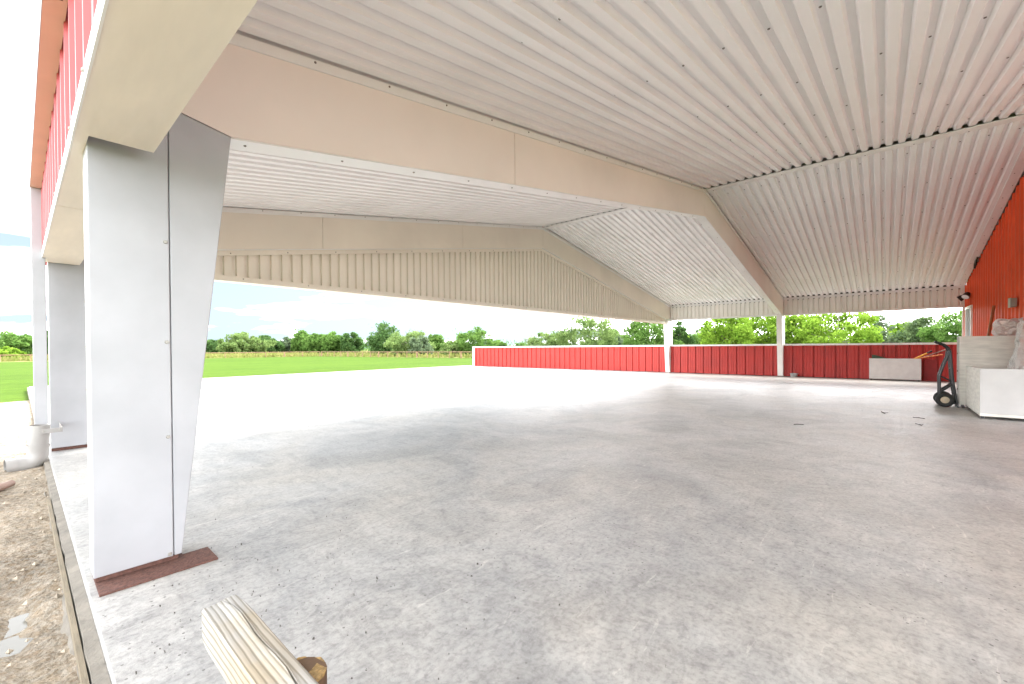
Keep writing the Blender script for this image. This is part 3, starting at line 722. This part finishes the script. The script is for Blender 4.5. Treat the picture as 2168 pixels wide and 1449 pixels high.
def hand_truck():
    t = empty('hand_truck', (10.93,-.82,0), 'black two wheeled hand truck leaning against the white chest', 'hand truck')
    xa, xb = 10.79, 11.08
    for x in (xa, xb):
        mb = MB(); mb.tube([(x,-.962,.03),(x,-.945,.152),(x,-.908,.437),(x,-.878,.896),(x,-.866,1.0)], .021, 10); mb.build('rail', M['blackpaint'], t)
        mb = MB(); mb.tube([(x,-.765,.15),(x,-.745,.25),(x,-.742,.54),(x,-.775,.67),(x,-.815,.80),(x,-.845,.90),(x,-.85,.985)], .016, 10); mb.build('back_rail', M['blackpaint'], t)
        for pp, rr in (([(x,-.75,.545),(x,-.895,.455)],.013),([(x,-.765,.275),(x,-.90,.40)],.017),([(x,-.955,.10),(x,-.80,.118)],.014)):
            mb = MB(); mb.tube(pp, rr, 8); mb.build('brace', M['blackpaint'], t)
        sx = -.052 if x == xa else .052
        mb = MB(); mb.torus((x+sx,-.805,.128), (1,0,0), .089, .037); w = mb.build('wheel', M['rubber'], t, smooth=True)
        mb = MB(); mb.cyl((x+sx-.022,-.805,.128),(x+sx+.022,-.805,.128), .060, 22); mb.cyl((x+sx-.036,-.805,.128),(x+sx+.036,-.805,.128), .022, 12); mb.build('rim', M['rim'], w)
    mb = MB(); mb.tube([(xa-.09,-.805,.128),(xb+.09,-.805,.128)], .010, 8); mb.build('axle', M['galv'], t)
    for z, y in ((.20,-.940),(.45,-.907),(.68,-.893),(.88,-.88)):
        mb = MB(); mb.tube([(xa,y,z),(xb,y,z)], .012, 8); mb.build('crossbar', M['blackpaint'], t)
    mb = MB(); mb.tube([(xa,-.866,1.0),(xa,-.846,1.055),(xa+.01,-.80,1.10),(xa+.03,-.70,1.155)], .021, 10); mb.tube([(xb,-.866,1.0),(xb,-.846,1.055),(xb-.01,-.80,1.10),(xb-.03,-.70,1.155)], .021, 10)
    mb.tube([(xa+.02,-.70,1.155),(xb-.02,-.70,1.155)], .021, 10); mb.build('handle', M['rubber'], t)
    mb = MB(); mb.box((xa-.02,-1.06+.075,.004),(xb+.02,-.955,.012)); mb.box((xa-.02,-.966,.012),(xb+.02,-.955,.12)); mb.build('toe_plate', M['blackpaint'], t)
hand_truck()

def low_box():
    t = empty('tool_box', (18.0,-.2,0), 'low white panelled box standing against the red wall with tools in it', 'box')
    x0, x1, ya, yb = 17.88, 18.16, -.835, .375
    mb = MB(); mb.box((x0,ya,.035),(x0+.02,yb,.685)); mb.build('front_panel', M['boxwhite'], t, bevel=.003)
    for y in (yb-.02, ya):
        mb = MB(); mb.box((x0+.02,y,.035),(x1,y+.02,.68)); mb.build('end_panel', M['boxwhite'], t)
    mb = MB(); mb.box((x1-.02,ya+.02,.035),(x1,yb-.02,.68)); mb.box((x0+.02,ya+.02,.05),(x1-.02,yb-.02,.07)); mb.build('back_panel', M['boxwhite'], t)
    for y in (ya+.05, yb-.05):
        mb = MB(); mb.box((x0+.03,y-.02,.0005),(x1-.03,y+.02,.0345)); mb.build('runner', M['dark'], t)
low_box()
mb = MB(); a = Vector((17.97,-.50,.56)); b = Vector((17.95,-.962,.852)); c = Vector((17.95,-1.07,.925))
tt = empty('yellow_tool', (17.97,-.6,.6), 'yellow handled tool with black grip sticking out of the white box', 'tool')
mb.tube([a, b], .024, 10); mb.build('handle', M['yellow'], tt); mb = MB(); mb.tube([b, c], .026, 10); mb.build('grip', M['rubber'], tt)
mb = MB(); mb.tube([(17.99,-.38,.60),(17.99,-.848,.712),(17.97,-1.30,.815)], .017, 10); tag(mb.build('orange_handle', M['orange']), 'orange tool handle lying low out of the white box', 'tool handle')
mb = MB(); mb.tube([(18.03,-.30,.46),(18.03,-.975,.775),(18.02,-1.42,.985)], .015, 10); tag(mb.build('grey_handle', M['greywood']), 'thin grey brown pole rising from the white box behind the hand truck', 'tool handle')
mb = MB(); mb.prism([(.315,.60),(.315,.805),(.25,.80),(-.05,.69),(-.05,.60)], 0, 18.0, 18.05); tag(mb.build('green_tray', M['green']), 'dark green plastic tray tilted in the left end of the white box', 'tray')
mb = MB(); mb.prism([(-1.20,.001),(-.905,.001),(-.905,.655),(-1.20,.660)], 0, 18.165, 18.18); tag(mb.build('red_board', M['redsheet']), 'flat dark red board leaning on the wall right of the white box', 'board')
def tub():
    t = empty('plastic_tub', (18.03,2.43,0), 'small white plastic tub on the floor beside the nearer post', 'tub')
    mb = MB(); n = 24; 
    prof = [(.095,.001),(.125,.115),(.132,.118),(.132,.128),(.120,.128),(.092,.012)]
    rings = []
    for r, z in prof:
        rings.append([(18.03+.8*r*math.cos(2*math.pi*i/n), 2.43+r*math.sin(2*math.pi*i/n), z) for i in range(n)])
    for A, B in zip(rings[:-1], rings[1:]):
        for i in range(n): mb.face([A[i], A[(i+1)%n], B[(i+1)%n], B[i]])
    mb.face(rings[-1]); mb.face(rings[0]); mb.build('bowl', M['pvc'], t)
tub()

# ------------------------------------------------------------------ timber rail in the foreground
def timber_rail():
    from mathutils import noise
    t = empty('timber_rail', (.31,.6,0), 'weathered grey timber rail bolted to a round post at the bottom of the view', 'railing')
    mb = MB(); w0, w1, z1, z0 = .268, .348, .5, .412; prev = None
    for i in range(46):
        y = 1.192 - i*.05; k = 1
        ring = []
        for (x, z) in [(w0+.004,z1+.001),(w0+.03,z1+.001),(.3,z1+.001),(.3125,z1+.0005),(.3145,z1-.010),(.3165,z1),(.325,z1+.001),(w1-.004,z1+.001),(w1,z1-.004),(w1,z0+.012),(w1-.012,z0),(w0+.012,z0),(w0,z0+.012),(w0,z1-.004)]:
            n = noise.noise(Vector((x*30,y*2.2,z*30)))*.0020
            sl = (.012 if x > .31 else 0) if i == 0 else 0
            e = .0025 if i == 0 else 0
            if .312 < x < .317: n += .006*math.sin(i*.37) + .003*math.sin(i*1.1)
            ring.append((x+n+(e if x < .3 else -e), y+sl*.6, z+n-(e if z > .45 else -e)))
        if prev:
            for k in range(len(ring)): mb.face([prev[k], prev[(k+1)%len(ring)], ring[(k+1)%len(ring)], ring[k]])
        else: mb.face(ring)
        prev = ring
    mb.face(prev); mb.build('rail', M['weathered'], t)
    mb = MB(); n = 26; cx, cy, r = .338, .828, .048
    mb2 = MB(); top = []
    for i in range(n):
        a = 2*math.pi*i/n; top.append((cx+r*math.cos(a), cy+r*math.sin(a), .4885 + .003*math.sin(7*a)))
    mb2.face(top)
    mb.tube([(cx,cy,.001),(cx,cy,.488)], r, n); po = mb.build('post', M['postside'], t, smooth=False)
    mb2.build('post_top', M['endgrain'], po)
timber_rail()

# ------------------------------------------------------------------ litter
def litter():
    rnd = random.Random(8); mb = MB()
    for i in range(420):
        if i < 210: x, y = rnd.gauss(.9,.45), rnd.gauss(1.9,.7)
        else: x, y = rnd.uniform(.3,14), rnd.uniform(-1.4,9)
        if x < .24 or y < -1.6: continue
        s = rnd.uniform(.0015,.0045)*(1.7 if rnd.random() < .08 else 1); a = rnd.uniform(0,6.28); z = .003
        P = [(x+s*math.cos(a+t)*(1 if k%2 else .6), y+s*math.sin(a+t)*(1 if k%2 else .5), z+rnd.uniform(-.0015,.006)) for k, t in enumerate((0,1.2,2.6,4.0,5.2))]
        mb.face(P); mb.face([(p[0],p[1],.0006) for p in P])
    m = mat('dry_litter', (.07,.06,.05), .9, var=.4, vscale=40)
    tag(mb.build('leaf_litter', m), kind='stuff', label='small dark crumbs and dry leaf bits scattered on the concrete', cat='debris')
    mb = MB()
    for i in range(700):
        x, y = rnd.uniform(-1.6,.12), rnd.uniform(1.0,9.0); s = rnd.uniform(.006,.022)*(1.7 if rnd.random() < .08 else 1)
        c = Vector((x, y, GZ+.055)); n0 = len(mb.v)
        for dx, dy, dz in ((1,0,0),(-1,0,0),(0,1,0),(0,-1,0),(0,0,.7),(0,0,-.7)):
            mb.v.append(tuple(c + Vector((dx,dy,dz))*s*rnd.uniform(.6,1.2)))
        for f in ((0,2,4),(2,1,4),(1,3,4),(3,0,4),(2,0,5),(1,2,5),(3,1,5),(0,3,5)): mb.f.append(tuple(n0+i for i in f)); mb.m.append(0)
    m = mat('gravel', (.50,.43,.34), .9, var=.5, vscale=12)
    tag(mb.build('gravel', m), kind='stuff', label='loose gravel and clods on the muddy strip beside the slab', cat='gravel')
    mb = MB(); mb.tube([(-.22,5.42,GZ+.080),(-.10,5.56,GZ+.086),(-.055,5.63,GZ+.088)], .034, 9, r1=.028); tag(mb.build('log_stub', M['greywood']), 'broken brown wood stub lying in the mud at the left edge', 'log')
    for i, (x, y, a, l) in enumerate(((8.13,-.355,.3,.10),(8.86,-.387,1.2,.07),(9.2,.016,.2,.12),(7.1,.9,2.0,.06))):
        mb = MB(); dx, dy = math.cos(a)*l, math.sin(a)*l; mb.tube([(x-dx,y-dy,.006),(x,y+.01,.010),(x+dx,y+dy,.006)], .004, 6); mb.tube([(x,y+.01,.010),(x+dy*.5,y-dx*.5,.008)], .003, 5)
        tag(mb.build('twig', m2), ['forked dark twig lying on the floor in front of the chest','tiny dark twig just beyond the forked one','short dark twig on the bright floor left of the hand truck','small dark twig alone on the open floor'][i], 'twig', 'twigs on the floor')
m2 = mat('twig_bark', (.035,.03,.028), .9)
litter()

# ------------------------------------------------------------------ fence, poles, far buildings
def fence():
    A = [(-60,80.5),(-20,76.0),(-1.4,74.0),(16.9,71.9),(31.9,69.0)]
    t = empty('pipe_fence', (16,72,GZ), 'rusty pipe rail fence across the far side of the lawn', 'fence', 'pipe fences round the lawn')
    def run(t, A, step, H=.74):
        pts = []
        for (a, b) in zip(A[:-1], A[1:]):
            a, b = Vector(a), Vector(b); n = max(1, round((b-a).length/step))
            pts += [a+(b-a)*i/n for i in range(n)]
        pts.append(Vector(A[-1]))
        mb = MB(); mb.tube([(p.x,p.y,GZ+H) for p in pts], .05, 6); mb.build('top_rail', M['rust'], t)
        for i, p in enumerate(pts):
            mb = MB(); mb.tube([(p.x,p.y,GZ-.1),(p.x,p.y,GZ+H+(.06 if i%4 == 0 else 0))], .085 if i%4 == 0 else .045, 6); mb.build('post', M['rust'], t)
    run(t, A, 2.45)
    t2 = empty('pipe_fence', (33,52,GZ), 'rusty pipe rail fence turning towards the end of the red wall', 'fence', 'pipe fences round the lawn')
    run(t2, [(31.95,68.4),(32.5,52.6),(35.0,36.5),(44,26)], 1.9)
fence()
def poles():
    t = empty('utility_pole', (62.8,19.3,GZ), 'thin utility pole with transformer can between the trees behind the wall', 'pole', 'utility poles')
    mb = MB(); mb.tube([(62.8,19.3,GZ),(62.8,19.3,3.95)], .13, 8, r1=.10); mb.build('shaft', M['polewood'], t)
    mb = MB(); mb.cyl((62.5,19.55,2.6),(62.5,19.55,3.3), .2, 12); mb.build('transformer', M['galv'], t)
    t = empty('utility_pole', (51.3,11.2,GZ), 'thick dark utility pole standing against the bright green tree', 'pole', 'utility poles')
    mb = MB(); mb.tube([(51.3,11.2,GZ),(51.3,11.2,4.6)], .24, 10, r1=.2); mb.build('shaft', mat('dark_pole', (.10,.115,.12), .7, var=.5, vscale=3), t)
    for i, (x, y, z) in enumerate(((101.05,97.2,5.2),(101.8,96.4,5.35))):
        mb = MB(); mb.tube([(x,y,GZ),(x,y,z)], .07, 5); tag(mb.build('mast', M['galv']), 'slender grey mast far beyond the lawn, one of a close pair', 'mast', 'pair of far masts')
poles()
def far_roofs():
    t = empty('blue_roofed_shed', (76,-5,GZ), 'low shed with pale blue ribbed metal roof beyond the red wall', 'shed')
    d = Vector((79.1-74.0,-7.2+1.3,0)).normalized()
    def shed(t, a, b, zt, zb, m, wallm, rib):
        a, b = Vector(a), Vector(b); d = (b-a).normalized(); n = Vector((-d.y,d.x,0)); n = n if n.x < 0 else -n; L_ = (b-a).length
        mb = MB(); prof = ribs(0, L_, rib, 'major')
        def fn(s, dd, tt):
            p = a + d*s + n*(2.6*(1-tt)); return (p.x, p.y, zb+(zt-zb)*tt + dd*2.2)
        sheet(mb, prof, fn); mb.build('roof', m, t)
        mb = MB(); q = [a+n*2.4, b+n*2.4, b-n*2.4, a-n*2.4]
        for i in range(4):
            p, r = q[i], q[(i+1)%4]; mb.face([(p.x,p.y,GZ),(r.x,r.y,GZ),(r.x,r.y,zb+.02),(p.x,p.y,zb+.02)])
        mb.build('wall', wallm, t)
    shed(t, (73.0,-.9,0), (80.5,-9.0,0), 1.78, 1.25, M['bluemetal'], M['whitemetal'], .5)
    t = empty('white_roofed_shed', (79,0,GZ), 'low shed with plain white roof beyond the red wall', 'shed')
    shed(t, (77.3,3.2,0), (80.2,-1.4,0), 1.86, 1.25, M['whitemetal'], M['whitemetal'], .9)
far_roofs()

# ------------------------------------------------------------------ trees
def leaves(rng, pts, nrm_jit, size):
    """leaf clumps as small four-sided faces at the given points"""
    n = len(pts); a = rng.normal(size=(n,3)); a /= np.linalg.norm(a, axis=1)[:,None]
    b = rng.normal(size=(n,3)); b -= a*(a*b).sum(1)[:,None]; b /= np.linalg.norm(b, axis=1)[:,None]
    s = size*rng.uniform(.55,1.35,size=(n,1))
    v = np.stack([pts-a*s, pts+b*s*.55, pts+a*s, pts-b*s*.55], 1).reshape(-1,3)
    return v
def mesh_quads(name, v, m, parent):
    n = len(v)//4; me = bpy.data.meshes.new(name); me.vertices.add(len(v)); me.vertices.foreach_set('co', v.astype(np.float32).ravel())
    me.loops.add(4*n); me.loops.foreach_set('vertex_index', np.arange(4*n, dtype=np.int32))
    me.polygons.add(n); me.polygons.foreach_set('loop_start', np.arange(0,4*n,4, dtype=np.int32)); me.polygons.foreach_set('loop_total', np.full(n,4,dtype=np.int32))
    me.update(); me.validate(); me.materials.append(m)
    o = bpy.data.objects.new(name, me); COL.objects.link(o); o.parent = parent; return o
def tree(kind, x, y, w, h, label, seed, leaf='round', name='tree', dens=1.0, group=None):
    rng = np.random.default_rng(seed); t = empty(name, (x,y,GZ), label, 'shrub' if name == 'shrub' else 'tree', group)
    rw = w/2*1.13
    dist = math.hypot(x, y); size = max(.125, dist*.0022)
    low = {'shrub': .02, 'bush': .03, 'conifer': .05, 'bare': .15}.get(kind, .03)
    if kind == 'bare': ncl, per = 26, 26
    else: ncl, per = {'airy': (125, 78), 'conifer': (120, 60), 'tall': (95, 95), 'shrub': (55, 85), 'bush': (100, 95)}.get(kind, (110, 95))
    P = []; C = []
    for i in range(ncl):
        for _ in range(30):
            q = rng.uniform(-1, 1, 3); zf = (q[2]+1)/2
            r = math.hypot(q[0], q[1])
            if kind == 'conifer': lim = (1-zf)**.75*.98 + .05
            elif kind == 'tall': lim = .55 + .45*math.sin(math.pi*min(1, zf*1.15+.1)) if zf < .7 else .62*(1-(zf-.7)/.3*.75)
            else: lim = math.sqrt(max(0, 1-(2*zf-.86)**2/1.3))
            lim *= .86 + .25*math.sin(3*math.atan2(q[1], q[0]) + seed) * (.5 + .5*math.sin(zf*9+seed))
            if r < lim and r > lim*.35: break
        C.append((q[0]*rw*.95, q[1]*rw*.95, h*(low + (1-low)*zf*.97)))
    C = np.array(C)
    spread = max(.16, min(w, h)*(.12 if kind in ('airy','bare') else .145))
    for c in C:
        k = int(per*dens*rng.uniform(.5,1.5)); d = rng.normal(size=(k,3)); d /= np.linalg.norm(d, axis=1)[:,None]; d *= rng.uniform(.25,1.1,size=(k,1))**.7*spread*rng.uniform(.7,1.35)
        d[:,2] *= .72; P.append(c+d)
    P = np.concatenate(P)
    # stray twigs of foliage break the outline
    e = C[rng.integers(0, len(C), 70)] + rng.normal(size=(70,3))*spread*1.15; P = np.concatenate([P, e])
    P[:,2] = np.clip(P[:,2], .05, h*1.03)
    mesh_quads('crown', leaves(rng, P, 1, size if kind != 'bare' else size*.6), LEAF[leaf], t)
    mb = MB(); r0 = .035*h; bk = M['barebark'] if kind in ('bare','airy') else M['bark']
    mb.tube([(0,0,-.1),(rng.normal()*.05,rng.normal()*.05,h*.3),(rng.normal()*.12*rw,rng.normal()*.12*rw,h*.62),(rng.normal()*.15*rw,0,h*.9)], r0, 7, r1=r0*.2)
    for i in range(26 if kind == 'bare' else 12):
        c = C[rng.integers(0, len(C))]; z = min(c[2]*.8, h*rng.uniform(.15,.6)); mid = (c[0]*.45, c[1]*.45, z + (c[2]-z)*.6)
        mb.tube([(0,0,z*.8), mid, tuple(c)], r0*.42, 5, r1=r0*.06)
    n0 = mb.build('trunk', bk, t); n0.matrix_parent_inverse = Matrix.Identity(4)
    return t
T = [
 ('round',-1.7,96.4,8.6,3.9,'round','broad rounded tree at the far left edge, beyond the fence'),
 ('tall',3.0,97.1,2.6,4.3,'dark','dark narrow tree seen between downspout and second column'),
 ('shrub',-1.3,85.3,3.9,1.6,'bright','low yellow green bush in front of the broad tree at far left'),
 ('round',26.3,103.9,4.4,3.0,'dark','small dark tree nearest the tapered column on the far tree line'),
 ('bush',28.8,94.9,8.9,4.3,'pale','broad pale green bushy tree, first big one right of the column'),
 ('round',35.1,99.8,6.5,4.0,'dark','ragged dark tree right of the broad pale bushy tree'),
 ('round',39.9,100.4,6.1,3.6,'grey','low grey green tree left of the slim pointed tree'),
 ('tall',40.1,94.1,4.6,5.1,'round','slim pointed tree in the middle of the far tree line'),
 ('round',40.4,87.7,5.8,4.1,'round','rounded mid green tree right of the slim pointed tree'),
 ('round',41.5,83.4,5.3,4.4,'round','full crowned tree between rounded tree and wispy tree'),
 ('airy',42.7,78.9,4.1,4.5,'dark','wispy tree with thin branches beside the gap in the tree line'),
 ('tall',40.2,63.5,5.8,5.7,'dark','tallest dark tree right of the gap in the tree line'),
 ('round',39.4,55.3,6.8,4.1,'pale','light green rounded tree right of the tallest dark tree'),
 ('shrub',38.2,50.5,3.4,2.9,'grey','grey green shrub in front of the light green rounded tree'),
 ('round',47.2,58.5,3.3,3.6,'round','small round tree right of the grey green shrub'),
 ('shrub',39.8,45.7,4.1,2.2,'pale','low rounded shrub left of the tree above the wall end'),
 ('round',41.8,43.4,5.9,3.9,'round','dense round tree just above the far end of the red wall'),
 ('round',58.7,54.4,3.3,2.5,'round','tiny distant tree by the pair of masts'),
 ('shrub',61.4,51.4,2.3,2.0,'round','smallest bush alone over the red wall in the open sky'),
 ('bare',45.5,36.1,2.7,3.5,'grey','almost bare grey twiggy tree over the red wall'),
 ('bush',43.8,32.0,5.4,3.0,'pale','wide olive green bush over the wall right of the bare tree'),
 ('round',43.7,25.9,7.6,4.9,'pale','big loose light green tree over the middle of the long wall'),
 ('round',50.6,27.1,3.3,3.6,'grey','dusky grey green tree at the right of the big loose tree'),
 ('round',55.4,27.7,2.8,2.8,'round','small green tree in the gap left of the far post'),
 ('round',46.3,19.9,6.3,4.6,'round','loose tree with pale limbs directly left of the far post'),
 ('tall',50.6,18.0,2.7,4.0,'dark','dark tree directly right of the far post'),
 ('round',54.2,17.0,4.0,2.9,'round','low green tree by the pole with the transformer'),
 ('tall',67.1,20.3,3.5,4.3,'dark','dark tree behind the pole with the transformer'),
 ('round',43.5,10.9,4.6,4.4,'bright','bright yellow green tree left of the thick dark pole'),
 ('round',48.0,8.8,5.2,4.8,'bright','bright green tree right of the thick dark pole'),
 ('round',47.8,6.0,3.9,4.4,'bright','bright tree just right of the nearer white post'),
 ('airy',45.2,2.9,6.2,4.15,'bright','airy yellow green tree with sky showing through, right bay'),
 ('conifer',68.6,.4,4.2,4.7,'grey','blue grey cedar behind the white roofed shed'),
 ('round',78.2,-1.6,3.3,4.3,'bright','light green tree between the two cedars'),
 ('conifer',68.9,-3.1,5.6,5.1,'conifer','tall dark cedar over the blue roofed shed'),
 ('round',65.8,-5.6,4.4,4.6,'round','fresh green rounded tree next to the barn corner'),
]
for i, (kind, x, y, w, h, leaf, lab) in enumerate(T):
    tree(kind, x, y, w, h+.12, lab, 100+i, leaf, name='shrub' if kind == 'shrub' or kind == 'bush' else ('cedar_tree' if kind == 'conifer' else 'tree'))

def far_wood():
    rng = np.random.default_rng(5); t = empty('far_wood', (0,0,GZ), 'low distant wood along the horizon behind the single trees', 'wood'); t['kind'] = 'stuff'
    P = []
    for i in range(520):
        a = R(rng.uniform(-14,100)); d = rng.uniform(150,210) if a < R(62) else rng.uniform(88,120)
        hh = rng.uniform(1.6,3.4)*(1.3 if a < R(62) else 1.0); c = np.array([math.sin(a)*d, math.cos(a)*d, hh*.45]); k = 46
        P.append(c + rng.normal(size=(k,3))*np.array([2.0,2.0,hh*.3]))
    P = np.concatenate(P); P[:,2] = np.clip(P[:,2], .1, 6)
    o = mesh_quads('far_wood', leaves(rng, P, 1, .42), LEAF['dark'], None); o.location = (0,0,GZ); bpy.data.objects.remove(t)
    tag(o, 'low distant wood along the horizon behind the single trees', 'wood', kind='stuff')
far_wood()
def tall_grass():
    rng = np.random.default_rng(9); n = 26000; V = []
    a = R(0); xs = rng.uniform(-40,75,n*2); ys = rng.uniform(26,118,n*2)
    d = np.hypot(xs, ys); 
    fy = np.where(xs < 31.9, 74.0-.16*(xs+1.4), 0); keep = ((xs < 31.9) & (ys > fy+.3)) | ((xs >= 31.9) & (ys > 69-(xs-31.9)*9.5))
    keep &= np.abs(np.arctan2(xs, ys)) < R(62)
    xs, ys = xs[keep][:n], ys[keep][:n]; k = len(xs); s = rng.uniform(.25,.62,k)*np.where(rng.random(k) < .05, 1.4, 1); w = rng.uniform(.08,.22,k); an = rng.uniform(0,math.pi,k); lx = rng.normal(size=k)*.12
    b0 = np.stack([xs-np.cos(an)*w, ys-np.sin(an)*w, np.zeros(k)], 1); b1 = np.stack([xs+np.cos(an)*w, ys+np.sin(an)*w, np.zeros(k)], 1)
    t0 = np.stack([xs+lx+np.cos(an)*w*.5, ys+np.sin(an)*w*.5, s], 1); t1 = np.stack([xs+lx-np.cos(an)*w*.5, ys-np.sin(an)*w*.5, s*.85], 1)
    v = np.stack([b0,b1,t0,t1], 1).reshape(-1,3); v[:,2] += GZ
    o = mesh_quads('tall_grass', v, leafmat('seed_grass', (.13,.19,.035), (.29,.26,.11)), None); tag(o, 'tall seeding meadow grass beyond the pipe fence', 'grass', kind='stuff')
tall_grass()
